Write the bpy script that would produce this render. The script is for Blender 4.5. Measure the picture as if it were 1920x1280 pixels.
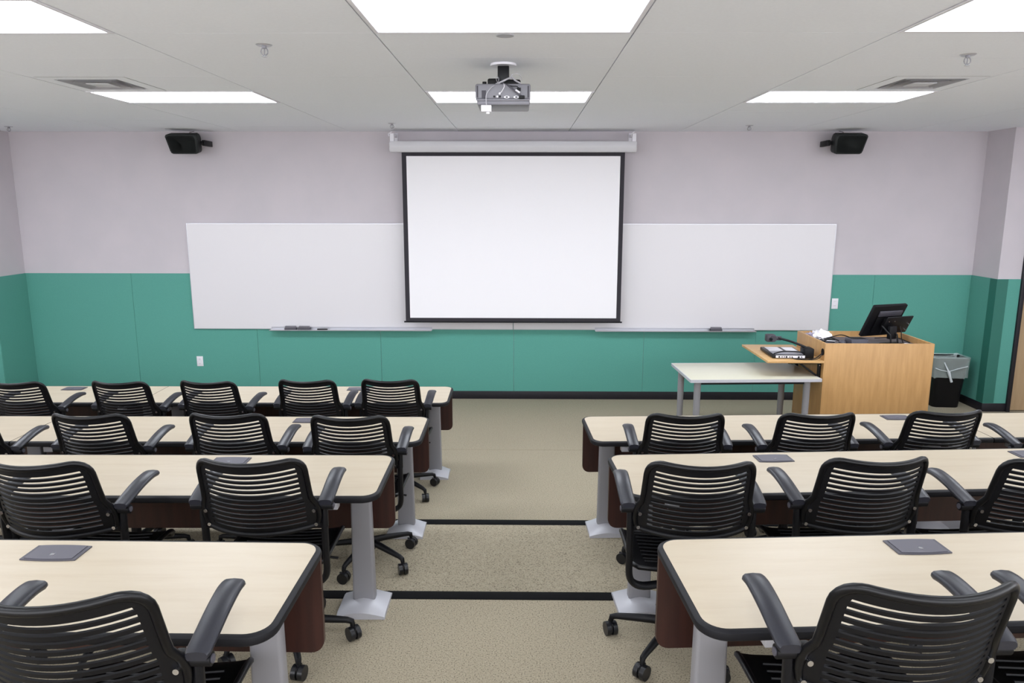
import bpy, bmesh, math, random
from mathutils import Vector, Matrix
for o in list(bpy.data.objects): bpy.data.objects.remove(o)
S = bpy.context.scene
COL = S.collection
R = math.radians
# ------------------------------------------------------------------ camera, world, exposure
P, YAW, ROLL, FPX, EYE = .1849, .0117, .001, 1385.0, 2.284
cam = bpy.data.cameras.new('camera'); cam.lens = 36*FPX/1920; cam.sensor_width = 36; cam.clip_start = .05
co = bpy.data.objects.new('camera', cam); COL.objects.link(co)
_F = Vector((math.sin(-YAW)*math.cos(P), math.cos(YAW)*math.cos(P), -math.sin(P)))
_R = Vector((math.cos(YAW), math.sin(YAW), 0)); _U = _R.cross(_F)
_r2 = _R*math.cos(ROLL)+_U*math.sin(ROLL); _u2 = -_R*math.sin(ROLL)+_U*math.cos(ROLL)
M = Matrix.Identity(4)
for i, v in enumerate((_r2, _u2, -_F)):
    for k in range(3): M[k][i] = v[k]
M.translation = (0, 0, EYE); co.matrix_world = M
S.camera = co
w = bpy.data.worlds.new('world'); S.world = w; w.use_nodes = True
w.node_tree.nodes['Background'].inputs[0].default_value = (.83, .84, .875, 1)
w.node_tree.nodes['Background'].inputs[1].default_value = 5.3  # uniform sky added as fill, entering through invented openings behind and beside the camera
S.view_settings.view_transform = 'Standard'; S.view_settings.look = 'None'
S.view_settings.exposure = 0.0; S.view_settings.gamma = 1; S.view_settings.use_curve_mapping = False
LIGHT, LIGHT_FRONT = 7.2, 19.0            # strength of the ceiling troffers: rows overhead, row nearest the front wall
# ------------------------------------------------------------------ materials
def lin(h):
    h = h.lstrip('#'); o = []
    for i in (0, 2, 4):
        c = int(h[i:i+2], 16)/255
        o.append(c/12.92 if c <= .04045 else ((c+.055)/1.055)**2.4)
    return (*o, 1)
def mat(name, c, rough=.5, metal=0, **k):
    m = bpy.data.materials.new(name); m.use_nodes = True
    b = m.node_tree.nodes['Principled BSDF']
    b.inputs['Base Color'].default_value = lin(c); b.inputs['Roughness'].default_value = rough
    b.inputs['Metallic'].default_value = metal
    for q, v in k.items(): b.inputs[q.replace('_', ' ')].default_value = v
    return m
def nd(m, t, **k):
    n = m.node_tree.nodes.new(t)
    for q, v in k.items(): setattr(n, q, v)
    return n
def tex(m, scale=(1, 1, 1)):
    tc = nd(m, 'ShaderNodeTexCoord'); mp = nd(m, 'ShaderNodeMapping'); mp.inputs['Scale'].default_value = scale
    m.node_tree.links.new(tc.outputs['Object'], mp.inputs['Vector']); return mp.outputs[0]
def noise(m, vec, sc, det=2, ro=.5):
    n = nd(m, 'ShaderNodeTexNoise'); n.inputs['Scale'].default_value = sc; n.inputs['Detail'].default_value = det
    n.inputs['Roughness'].default_value = ro; m.node_tree.links.new(vec, n.inputs['Vector']); return n.outputs['Fac']
def ramp(m, fac, stops):
    r = nd(m, 'ShaderNodeValToRGB'); e = r.color_ramp.elements
    while len(e) < len(stops): e.new(.5)
    for s, (p, c) in zip(e, stops): s.position = p; s.color = lin(c)
    m.node_tree.links.new(fac, r.inputs[0]); return r.outputs[0]
def base(m, sock): m.node_tree.links.new(sock, m.node_tree.nodes['Principled BSDF'].inputs['Base Color'])
def bump(m, fac, st=.2, d=.002):
    b = nd(m, 'ShaderNodeBump'); b.inputs['Strength'].default_value = st; b.inputs['Distance'].default_value = d
    m.node_tree.links.new(fac, b.inputs['Height']); m.node_tree.links.new(b.outputs[0], m.node_tree.nodes['Principled BSDF'].inputs['Normal'])
def noisy(name, stops, rough, scale, sv=(1, 1, 1), bst=0, det=3, **k):
    m = mat(name, stops[0][1], rough, **k); v = tex(m, sv); f = noise(m, v, scale, det); base(m, ramp(m, f, stops))
    if bst: bump(m, f, bst)
    return m
m_ceil = noisy('ceiling_tile', [(.3, '#f0f3fa'), (.7, '#f3f6fd')], .9, 60, bst=.05)
m_grid = mat('ceiling_grid', '#c9c9cf', .5)
m_paint = noisy('wall_paint', [(.35, '#c4bec3'), (.65, '#c8c1c6')], .75, 3)
m_green = noisy('green_fabric', [(.3, '#52968a'), (.7, '#589d8f')], .85, 140, bst=.25)
m_guard = mat('corner_guard', '#2b6c5f', .55)
m_base = mat('rubber_base', '#16141c', .5)
m_black = mat('black_plastic', '#07070b', .5, Specular_IOR_Level=.3)
m_arm = mat('arm_pad', '#1f2028', .38)
m_castor = mat('castor', '#141418', .35)
m_rim = mat('chair_rim', '#07070a', .35, Specular_IOR_Level=.35)
m_bolt = mat('bolt', '#c8c8cc', .25, 1)
m_silver = mat('silver_paint', '#8d8c90', .42, .1)
m_silverl = mat('silver_foot', '#b8b8be', .4, .1)
m_white = mat('white_plastic', '#e6e4ea', .4)
m_board = mat('whiteboard', '#dbd8db', .28)
m_screen = mat('screen_fabric', '#ebe9ec', .8)
m_sblack = mat('screen_border', '#29262d', .8)
m_case = mat('screen_case', '#cfced2', .45)
m_alu = mat('aluminium', '#c4c4ca', .3, .7)
m_band = mat('edge_band', '#0f0f14', .55, Specular_IOR_Level=.3)
m_dark = mat('dark_metal', '#121216', .4, .3)
m_hatch = mat('hatch', '#4a4850', .5)
m_grey = mat('grey_plastic', '#8d8c93', .45)
m_felt = mat('eraser_felt', '#55535a', .9)
def emitter(name, st):
    m = mat(name, '#f2f2f2', .5); b = m.node_tree.nodes['Principled BSDF']
    b.inputs['Emission Color'].default_value = (.91, .965, 1.05, 1); b.inputs['Emission Strength'].default_value = st; return m
m_emit = emitter('diffuser', LIGHT); m_emitf = emitter('diffuser_front', LIGHT_FRONT)
# maple laminate
m_maple = mat('maple_laminate', '#dccdb8', .38)
_v = tex(m_maple, (1.2, 9, 9)); base(m_maple, ramp(m_maple, noise(m_maple, _v, 2.2, 5, .6), [(.3, '#b9ab94'), (.5, '#beb19b'), (.72, '#c1b5a0')]))
m_mahog = mat('mahogany', '#4a2a22', .4)
_v = tex(m_mahog, (18, 3, 1.5)); _v2 = noise(m_mahog, _v, 2, 4); base(m_mahog, ramp(m_mahog, _v2, [(.3, '#2d1712'), (.7, '#3d211a')]))
def oak(name, sv, a='#b98d57', b='#d0a56c', c='#c49a62'):
    m = mat(name, a, .42); v = tex(m, sv); n = noise(m, v, 3.0, 6, .62)
    base(m, ramp(m, n, [(.3, a), (.5, c), (.72, b)])); return m
m_oak = oak('oak_veneer', (9, 9, .9), '#a9804e', '#bf9561', '#b38a57'); m_oakh = oak('oak_edge', (1, 9, 9), '#bf9b70', '#cfae82')
m_door = oak('door_veneer', (9, 9, .8), '#a98e6c', '#b59a78', '#ae9472')
m_lam = noisy('grey_laminate', [(.3, '#c6c3b0'), (.7, '#ccc9b6')], .3, 200)
# speckled carpet
m_carp = mat('carpet', '#a59880', .95)
_v = tex(m_carp); _n = noise(m_carp, _v, 150, 3, .6)
_c = ramp(m_carp, _n, [(0, '#453f36'), (.38, '#6a6152'), (.44, '#9b917c'), (.6, '#a29883'), (.68, '#b1a791')])
base(m_carp, _c); bump(m_carp, _n, .3, .004)
m_carp2 = mat('riser_nosing', '#050507', .8, Specular_IOR_Level=.15)
# clear liner
m_liner = mat('clear_liner', '#d4e2e0', .25, Alpha=.32); m_liner.node_tree.nodes['Principled BSDF'].inputs['Specular IOR Level'].default_value = .8
m_linerw = mat('liner_knot', '#dfe6ea', .4, Alpha=.85)
m_tissue = mat('tissue', '#eeecf2', .9)
m_glass = mat('dark_glass', '#1a2224', .08)
# ------------------------------------------------------------------ mesh helpers
def obj(name, bm, m, parent=None, smooth=True, ang=35, mats=None):
    me = bpy.data.meshes.new(name)
    bmesh.ops.recalc_face_normals(bm, faces=bm.faces[:])
    bm.to_mesh(me); bm.free()
    for x in (mats or [m]): me.materials.append(x)
    if smooth:
        me.polygons.foreach_set('use_smooth', [True]*len(me.polygons)); me.set_sharp_from_angle(angle=R(ang))
    o = bpy.data.objects.new(name, me); COL.objects.link(o)
    if parent: o.parent = parent
    return o
def tag(o, label, cat, group=None):
    o['label'] = label; o['category'] = cat
    if group: o['group'] = group
    return o
def thing(name, label, cat, loc=(0, 0, 0), rz=0, group=None):
    o = bpy.data.objects.new(name, None); o.empty_display_size = .1; COL.objects.link(o)
    o.location = loc; o.rotation_euler = (0, 0, rz); return tag(o, label, cat, group)
def struct(name, bm, m, parent=None, **k):
    o = obj(name, bm, m, parent, **k)
    if not parent: o['kind'] = 'structure'
    return o
def box(bm, x0, x1, y0, y1, z0, z1, bev=0, mi=0, seg=2):
    vs = [bm.verts.new(p) for p in ((x0,y0,z0),(x1,y0,z0),(x1,y1,z0),(x0,y1,z0),(x0,y0,z1),(x1,y0,z1),(x1,y1,z1),(x0,y1,z1))]
    fs = [bm.faces.new([vs[i] for i in f]) for f in ((0,3,2,1),(4,5,6,7),(0,1,5,4),(1,2,6,5),(2,3,7,6),(3,0,4,7))]
    for f in fs: f.material_index = mi
    if bev:
        es = list({e for f in fs for e in f.edges})
        r = bmesh.ops.bevel(bm, geom=es, offset=bev, segments=seg, affect='EDGES', profile=.5)
        for f in r['faces']: f.material_index = mi
    return vs
def B(*a, **k):
    bm = bmesh.new(); box(bm, *a, **k); return bm
def tube(bm, pts, r, seg=8, rz=None, closed=False, caps=True):
    """sweep a circle (or ellipse r x rz) along pts; r may be a list"""
    pts = [Vector(p) for p in pts]; n = len(pts); rings = []; up = Vector((0, 0, 1)); prev = None
    for i, p in enumerate(pts):
        if closed: t = pts[(i+1) % n]-pts[i-1]
        else: t = pts[min(i+1, n-1)]-pts[max(i-1, 0)]
        t.normalize()
        if prev is None:
            a = t.cross(up)
            if a.length < .05: a = t.cross(Vector((0, 1, 0)))
        else: a = prev-t*prev.dot(t)
        a.normalize(); prev = a; b = t.cross(a)
        ra = r[i] if isinstance(r, (list, tuple)) else r
        rb = ra if rz is None else (rz[i] if isinstance(rz, (list, tuple)) else rz)
        rings.append([bm.verts.new(p+a*ra*math.cos(2*math.pi*k/seg)+b*rb*math.sin(2*math.pi*k/seg)) for k in range(seg)])
    m = n if closed else n-1
    for i in range(m):
        A, C = rings[i], rings[(i+1) % n]
        for k in range(seg): bm.faces.new((A[k], A[(k+1) % seg], C[(k+1) % seg], C[k]))
    if caps and not closed: bm.faces.new(rings[0][::-1]); bm.faces.new(rings[-1])
def smooth_path(pts, n=6):
    pts = [Vector(p) for p in pts]; out = []
    for i in range(len(pts)-1):
        p0, p1, p2, p3 = pts[max(i-1, 0)], pts[i], pts[i+1], pts[min(i+2, len(pts)-1)]
        for k in range(n):
            t = k/n; out.append(.5*((2*p1)+(-p0+p2)*t+(2*p0-5*p1+4*p2-p3)*t*t+(-p0+3*p1-3*p2+p3)*t**3))
    out.append(pts[-1]); return out
def T(pts, r, seg=8, **k):
    bm = bmesh.new(); tube(bm, pts, r, seg, **k); return bm
def cyl(bm, c, r, h, seg=16, r2=None, axis='z'):
    r2 = r if r2 is None else r2; A = []; C = []
    for k in range(seg):
        a = 2*math.pi*k/seg; x, y = math.cos(a), math.sin(a)
        f = {'z': lambda q, d: (c[0]+q*x, c[1]+q*y, c[2]+d), 'x': lambda q, d: (c[0]+d, c[1]+q*x, c[2]+q*y), 'y': lambda q, d: (c[0]+q*x, c[1]+d, c[2]+q*y)}[axis]
        A.append(bm.verts.new(f(r, 0))); C.append(bm.verts.new(f(r2, h)))
    for k in range(seg): bm.faces.new((A[k], A[(k+1) % seg], C[(k+1) % seg], C[k]))
    bm.faces.new(A[::-1]); bm.faces.new(C)
def CY(*a, **k):
    bm = bmesh.new(); cyl(bm, *a, **k); return bm
def sph(bm, c, r, sx=1, sy=1, sz=1, u=12, v=8):
    bmesh.ops.create_uvsphere(bm, u_segments=u, v_segments=v, radius=r, matrix=Matrix.Translation(c) @ Matrix.Diagonal((sx, sy, sz, 1)))
def prism(bm, poly, z0, z1):
    a = [bm.verts.new((x, y, z0)) for x, y in poly]; b = [bm.verts.new((x, y, z1)) for x, y in poly]; n = len(poly)
    for i in range(n): bm.faces.new((a[i], a[(i+1) % n], b[(i+1) % n], b[i]))
    bm.faces.new(a[::-1]); bm.faces.new(b)
def rrect(x0, x1, y0, y1, rs, n=8):
    """rounded rectangle, rs = radii at (x0y0, x1y0, x1y1, x0y1)"""
    out = []
    for (cx, cy, sx, sy, a0), r in zip(((x0, y0, 1, 1, 180), (x1, y0, -1, 1, 270), (x1, y1, -1, -1, 0), (x0, y1, 1, -1, 90)), rs):
        for k in range(n+1):
            a = R(a0+90*k/n); out.append((cx+sx*r+r*math.cos(a), cy+sy*r+r*math.sin(a)))
    return out
def kids(o): return [c for c in bpy.data.objects if c.parent == o]
def copy_tree(o, parent=None, ch=None):
    if ch is None:
        ch = {}
        for c in bpy.data.objects:
            if c.parent: ch.setdefault(c.parent.name, []).append(c)
    c = o.copy(); COL.objects.link(c)
    if parent: c.parent = parent
    for k in ch.get(o.name, []): copy_tree(k, c, ch)
    return c
# ------------------------------------------------------------------ setting
ST = .15                                  # riser height of each tier
CH = 3.069; FY = 8.514; XL, XR = -5.757, 5.167; GZ = 1.482
G = 1.2192; GX0 = -1.9118; TY0 = 3.6688    # ceiling grid origin
RX0, RX1, BY = -6.7, 6.7, -1.5
bm = bmesh.new(); box(bm, RX0, RX1, 4.72, 9.2, -.2, 0); struct('floor', bm, m_carp, smooth=False)
edges = [4.75, 3.53, 2.29, 1.05]
for i, y in enumerate(edges):
    y0 = edges[i+1]-.04 if i < 3 else BY
    o = struct('floor', B(RX0, RX1, y0, y-.012, -.2, ST*(i+1)), m_carp, smooth=False)
    bm = bmesh.new(); box(bm, RX0, RX1, y-.075, y, ST*(i+1)-.002, ST*(i+1)+.004, bev=.0015); box(bm, RX0, RX1, y-.012, y, ST*i, ST*(i+1)+.003)
    struct('trim_%d' % (i+1), bm, m_carp2)
# carpet seam
struct('trim_5', B(RX0, RX1, 6.655, 6.659, 0, .0006), mat('seam', '#85785f', .9), smooth=False)
# ceiling tiles with hairline gaps, openings for lights and vents
VENTS = [(-1, 2, 0), (3, 2, 1)]
bm = bmesh.new(); HG = .0035
lights = []
for c in range(-5, 8):
    x0, x1 = GX0+c*G, GX0+(c+1)*G
    litcol = c % 2 == 1                     # columns -3,-1,1,3,5 carry troffers
    t = -14
    while True:
        if litcol:
            k = (t+1) % 4
            step = 1 if k in (0, 1) else 2   # light, short tile, long tile
            lit = (k == 0)
        else: step = 2; lit = False; k = 9
        y0, y1 = TY0+t*G/2, TY0+(t+step)*G/2
        if y0 > FY: break
        X0, X1, Y0, Y1 = max(x0, RX0), min(x1, RX1), max(y0, BY), min(y1, FY+.7)
        if X1-X0 > .05 and Y1-Y0 > .05:
            v = [q for q in VENTS if q[0] == c and t <= q[1] < t+step]
            if lit and c in (-3, -1, 1, 3, 5) and -1.4 < y0 < 7:
                lights.append((x0, x1, y0, y1))
            elif v:
                vs = v[0]; ya = TY0+vs[1]*G/2; xm = x0+G/2
                box(bm, X0+HG, X1-HG, Y0+.001, ya-.001, CH, CH+.015)
                if vs[2]: box(bm, X0+HG, xm-.001, ya+.001, Y1-.001, CH, CH+.015); VENTS[VENTS.index(vs)] = (xm, x1, ya, Y1)
                else: box(bm, xm+.001, X1-HG, ya+.001, Y1-.001, CH, CH+.015); VENTS[VENTS.index(vs)] = (x0, xm, ya, Y1)
            else:
                box(bm, X0+HG, X1-HG, Y0+.0012, Y1-.0012, CH, CH+.015)
        t += step
struct('ceiling', bm, m_ceil, smooth=False)
struct('ceiling', B(RX0-.1, RX1+.1, BY-.1, FY+.8, CH+.14, CH+.2), m_grid, smooth=False)
# walls: painted above, fabric panels below
def wall(name, x0, x1, y0, y1):
    return struct(name, B(x0, x1, y0, y1, -.2, CH+.12), m_paint, smooth=False)
wall('wall_front', XL, XR, FY, FY+.15)
LY, RY = 7.963, 8.05
wall('wall_left', RX0-.05, XL, LY, FY+.15)
wall('wall_right', XR, 5.415, RY, FY+.15)
wall('wall_west', RX0-.15, RX0, 3.6, LY+.2); struct('wall_west_lowered', B(RX0-.15, RX0, BY, 3.6, -.2, 1.5), m_paint, smooth=False)  # unseen rear stretch kept low, open above to let the added sky fill in
wall('wall_east', RX1, RX1+.15, 3.6, FY+.8); struct('wall_east_lowered', B(RX1, RX1+.15, BY, 3.6, -.2, 1.5), m_paint, smooth=False)  # same invented opening on the east side, above the low unseen stretch
struct('wall_back', B(RX0-.1, RX1+.1, BY-.15, BY, -.2, 1.35), m_paint, smooth=False)  # unseen back wall stopped short of the ceiling to admit the sky fill
wall('wall_alcove', 5.3, RX1+.05, FY+.65, FY+.8)
PT = .008; tn = 6
def panels(a, b, fixed, axis, sgn, seams):
    """fabric wall panels with hairline joints between a and b"""
    global tn
    bm = bmesh.new(); cs = [a]+[s for s in seams if a < s < b]+[b]
    for u, v in zip(cs, cs[1:]):
        q = (u+.0012, v-.0012)
        lo, hi = sorted((fixed, fixed+sgn*PT))
        if axis == 'x': box(bm, *q, lo, hi, .09, GZ, bev=.0015, seg=1)
        else: box(bm, lo, hi, *q, .09, GZ, bev=.0015, seg=1)
    struct('trim_%d' % tn, bm, m_green, smooth=False); tn += 1
panels(XL+PT, XR-PT, FY, 'x', -1, [-4.52, -3.09, -1.64, -.08, 1.44, 2.74, 4.06])
panels(LY, FY, XL, 'y', 1, []); panels(RY, FY, XR, 'y', -1, [])
panels(XR-PT, 5.415, RY, 'x', -1, []); panels(RX0, XL+PT, LY, 'x', -1, [])
for n, a in (('baseboard_front', (XL, XR, FY-.014, FY, 0, .095)), ('baseboard_right', (XR-.014, XR, RY, FY-.014, 0, .095)), ('baseboard_corner', (XR-.014, 5.415, RY-.014, RY, 0, .095)),
             ('baseboard_left', (XL, XL+.014, LY, FY-.014, 0, .095)), ('baseboard_west', (RX0, XL+.014, LY-.014, LY, 0, .095))):
    struct(n, B(*a, bev=.003), m_base)
def guard(x, y, sx, label):
    bm = bmesh.new(); t = .003; wd = .11
    g0 = PT+.0005
    xa, xb = sorted((x-sx*(g0), x-sx*(g0+t))); box(bm, xa, xb, y-g0-t, y+wd, .1, GZ-.002)
    xa, xb = sorted((x-sx*g0, x+sx*wd)); box(bm, xa, xb, y-g0-t, y-g0, .1, GZ-.002)
    tag(obj('corner_guard', bm, m_guard, smooth=False), label, 'corner guard')
guard(XR, RY, 1, 'dark green corner guard on the wall edge beside the door')
# door at the far right
d = struct('door_1', B(5.46, 6.35, RY+.02, RY+.065, .01, 2.1), m_door, smooth=False)
bm = bmesh.new(); box(bm, 5.53, 6.28, RY+.012, RY+.019, 1.36, 1.96); obj('door_glass', bm, m_glass, d, smooth=False)
bm = bmesh.new()
for a in ((5.50, 5.53, 1.33, 1.99), (6.28, 6.31, 1.33, 1.99), (5.53, 6.28, 1.33, 1.36), (5.53, 6.28, 1.96, 1.99)): box(bm, a[0], a[1], RY+.008, RY+.0195, a[2], a[3])
obj('glazing_frame', bm, m_band, d, smooth=False)
bm = bmesh.new(); cyl(bm, (6.27, RY-.045, 1.02), .011, .065, axis='y'); box(bm, 6.16, 6.28, RY-.055, RY-.035, 1.01, 1.03, bev=.006); obj('door_handle', bm, m_silver, d)
bm = bmesh.new(); box(bm, 5.415, 5.458, RY-.03, RY+.12, 0, 2.15, bev=.003); box(bm, 6.355, 6.40, RY-.03, RY+.12, 0, 2.15, bev=.003); box(bm, 5.415, 6.40, RY-.03, RY+.12, 2.105, 2.15, bev=.003)
obj('door_frame', bm, m_base, d)
bm = bmesh.new(); box(bm, 6.40, RX1, RY, RY+.12, 0, CH+.12); box(bm, 5.415, 6.40, RY, RY+.12, 2.15, CH+.12); struct('wall_doorway', bm, m_paint, smooth=False)
panels(6.40, RX1, RY, 'x', -1, [])
# ------------------------------------------------------------------ ceiling fixtures
lt = None
def make_light(m_emit=m_emit):
    t = thing('ceiling_light', '', 'ceiling light')
    a, b = G/2-.004, G/4-.004; w_ = .022
    bm = bmesh.new()
    for x0, x1, y0, y1 in ((-a, a, -b, -b+w_), (-a, a, b-w_, b), (-a, -a+w_, -b+w_, b-w_), (a-w_, a, -b+w_, b-w_)): box(bm, x0, x1, y0, y1, 0, .028, bev=.002, seg=1)
    obj('frame', bm, m_white, t)
    obj('diffuser', B(-a+w_, a-w_, -b+w_, b-w_, .007, .012), m_emit, t, smooth=False)
    obj('housing', B(-a+.01, a-.01, -b+.01, b-.01, .03, .11), m_grid, t, smooth=False)
    return t
rowname = {6: 'nearest the front wall', 5: 'in the second row from the front wall'}
names_x = {-3: 'at far left', -1: 'left of the projector', 1: 'in line with the projector', 3: 'right of the projector', 5: 'at far right'}
L0 = make_light(); LF = make_light(m_emitf); first = True; firstF = True
for (x0, x1, y0, y1) in lights:
    if y0 > 5: o = LF if firstF else copy_tree(LF); firstF = False
    else: o = L0 if first else copy_tree(L0); first = False
    c = round((x0-GX0)/G); o.location = ((x0+x1)/2, (y0+y1)/2, CH-.004)
    o['group'] = 'recessed ceiling lights'
    r_ = 'row nearest the front wall' if y0 > 5 else ('row above the desks' if y0 > 2.5 else 'row %s' % ('overhead' if y0 > 0 else 'behind the camera' if y0 > -2 else 'at the back of the room'))
    o['label'] = 'white recessed ceiling light %s, %s' % (names_x[c], r_)
def make_vent(x0, x1, y0, y1, label):
    t = thing('ceiling_vent', label, 'ceiling vent', ((x0+x1)/2, (y0+y1)/2, CH), 0, 'square ceiling air vents')
    a = (x1-x0)/2-.006; b = (y1-y0)/2-.002
    bm = bmesh.new()
    def ring(A0, z0, A1, z1, th=.0015):
        """sloped square ring from half-size A0 at z0 to A1 at z1"""
        for s in range(4):
            rot = Matrix.Rotation(s*math.pi/2, 4, 'Z')
            vs = [bm.verts.new(rot @ Vector(p)) for p in ((-A0, -A0, z0), (A0, -A0, z0), (A1, -A1, z1), (-A1, -A1, z1))]; bm.faces.new(vs)
    k = min(a, b)
    ring(k, 0, k-.09, .0); ring(k-.09, 0, k-.09, .012)
    obj('frame', bm, m_ceil, t, smooth=False)
    bm = bmesh.new(); box(bm, -k, k, -k, k, .09, .1)
    for s in range(4):
        rot = Matrix.Rotation(s*math.pi/2, 4, 'Z'); vs = box(bm, -k, k, -k, -k+.004, .005, .09)
        for v in vs: v.co = rot @ v.co
    obj('plenum_box', bm, m_grey, t, smooth=False)
    for A0, A1 in ((k-.105, k-.15), (k-.165, .07)):
        bm = bmesh.new(); ring(A0, -.004, A1, .045); bmesh.ops.solidify(bm, geom=bm.faces[:], thickness=.0015); obj('cone', bm, m_case, t, smooth=False)
    obj('centre_plate', B(-.075, .075, -.075, .075, -.006, -.002, bev=.001), m_case, t)
    return t
make_vent(*VENTS[0], 'square ceiling air vent behind the light on the left side')
make_vent(*VENTS[1], 'square ceiling air vent behind the light on the right side')
def sprinkler(x, y, label, first=[None]):
    if first[0]:
        o = copy_tree(first[0]); o.location = (x, y, CH); o['label'] = label; return
    t = thing('fire_sprinkler', label, 'sprinkler', (x, y, CH), 0, 'ceiling sprinklers'); first[0] = t
    obj('escutcheon', CY((0, 0, -.006), .034, .006, 20, r2=.042), m_alu, t)
    bm = bmesh.new(); cyl(bm, (0, 0, -.018), .012, .014, 12)
    for s in (-1, 1): tube(bm, smooth_path([(s*.011, 0, -.016), (s*.017, 0, -.03), (s*.015, 0, -.042), (s*.003, 0, -.052)], 4), .0028, 6)
    tube(bm, [(0, 0, -.018), (0, 0, -.05)], .003, 6); obj('body', bm, m_grey, t)
    obj('deflector', CY((0, 0, -.058), .014, .002, 14), m_alu, t)
sprinkler(-1.30, 3.927, 'chrome fire sprinkler on the ceiling left of the large centre light')
sprinkler(2.39, 4.197, 'chrome fire sprinkler on the ceiling below the right foreground light')
sprinkler(-5.367, 7.953, 'small fire sprinkler in the far left ceiling corner')
sprinkler(2.334, 7.861, 'small fire sprinkler near the front wall right of the screen')
sprinkler(-1.292, 7.648, 'small fire sprinkler just above the left end of the screen case')
bm = CY((0, 0, -.004), .042, .004, 24); o = obj('ceiling_cover_plate', bm, m_silverl); o.location = (-.078, 3.72, CH); tag(o, 'small round silver cover plate on the ceiling before the projector', 'cover plate')
# ------------------------------------------------------------------ projector
t = thing('projector', 'grey projector hung upside down from the ceiling with loose cables', 'projector', (-.103, 4.46, CH))
obj('ceiling_plate', CY((0, 0, -.012), .075, .012, 28), m_white, t)
obj('mount_pole', B(-.033, .033, -.02, .02, -.13, -.012, bev=.004), m_dark, t)
bm = bmesh.new(); box(bm, -.09, -.02, -.05, .05, -.125, -.085, bev=.01); box(bm, .01, .1, -.05, .06, -.125, -.09, bev=.012); box(bm, -.12, .125, -.07, .07, -.132, -.12, bev=.004)
cyl(bm, (-.107, -.05, -.125), .012, .02, 12); obj('mount_bracket', bm, m_black, t)
bm = bmesh.new(); box(bm, -.155, .155, -.155, .16, -.215, -.13, bev=.012, seg=3)
vs = box(bm, -.145, .15, -.15, .155, -.245, -.212, bev=.01)
pj = obj('projector_body', bm, mat('projector_grey', '#7d7c83', .42), t)
bm = bmesh.new(); box(bm, -.152, .152, -.163, -.153, -.222, -.214, bev=.003); obj('rear_lip', bm, m_grey, pj)
bm = bmesh.new()
for sx in (-1, 1): box(bm, sx*.142-.004, sx*.142+.004, -.158, -.154, -.205, -.142, bev=.0015)
box(bm, -.118, -.094, -.158, -.1545, -.208, -.167)
obj('vent_grille', bm, mat('grille', '#3e3c44', .6), pj)
for i, x in enumerate((.022, .075)):
    bm = bmesh.new(); vs0 = len(bm.verts); cyl(bm, (x, -.160, -.203), .016, .006, 16, axis='y')
    for v in bm.verts: v.co.z = -.203+(v.co.z+.203)*.45
    p = obj('video_port', bm, m_white, pj); obj('port_socket', B(x-.006, x+.006, -.162, -.1595, -.206, -.2), m_black, p)
for x, m_ in ((-.048, m_black), (-.031, m_white), (-.016, m_black)): obj('audio_jack', CY((x, -.162, -.2), .0055, .008, 12, axis='y'), m_, pj)
obj('white_plug', CY((-.017, -.172, -.185), .006, .018, 12, axis='y'), m_white, pj)
obj('power_plug', B(.078, .1, -.18, -.155, -.172, -.155, bev=.003), m_black, pj); obj('video_plug', B(.09, .122, -.185, -.155, -.213, -.197, bev=.003), m_black, pj)
def cable(pts, r, m_, par, nm='cable'): return obj(nm, T(smooth_path(pts, 6), r, 6), m_, par)
m_cg = mat('cable_grey', '#b9b7bd', .5); m_cd = mat('cable_dark', '#4c4a52', .5)
cable([(0, -.06, -.1), (-.02, -.12, -.125), (-.06, -.165, -.15), (-.09, -.18, -.19), (-.092, -.18, -.23), (-.09, -.175, -.25)], .0022, m_cg, t)
cable([(.0, -.06, -.115), (.005, -.15, -.13), (.008, -.175, -.15), (-.005, -.18, -.175), (-.017, -.172, -.185)], .002, m_white, t)
cable([(-.03, -.05, -.09), (-.01, -.1, -.12), (.03, -.16, -.14), (.07, -.18, -.175), (.105, -.18, -.2)], .0045, m_cd, t)
cable([(.03, -.16, -.142), (.05, -.175, -.147), (.08, -.18, -.15), (.09, -.175, -.163)], .0025, m_black, t)
cable([(-.04, -.1, -.125), (0, -.12, -.112), (.03, -.1, -.095), (.05, -.07, -.085), (.07, -.06, -.1), (.1, -.06, -.115)], .005, m_cg, t)
cable([(.045, -.06, -.09), (.05, -.06, -.07), (.075, -.05, -.06), (.1, -.05, -.075), (.105, -.06, -.1)], .0018, m_cg, t)
cable([(-.03, -.1, -.12), (-.04, -.06, -.09), (-.035, -.04, -.075), (-.025, -.06, -.09), (-.03, -.11, -.125)], .0018, m_cg, t)
obj('cable_tag', T([(.072, -.183, -.168), (.095, -.186, -.183)], .0055, 8), m_white, t)
bm = bmesh.new(); box(bm, -.12, -.063, -.2, -.16, -.285, -.25, bev=.003); box(bm, -.092, -.073, -.19, -.175, -.297, -.285, bev=.003); obj('sensor_box', bm, m_white, t)
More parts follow.
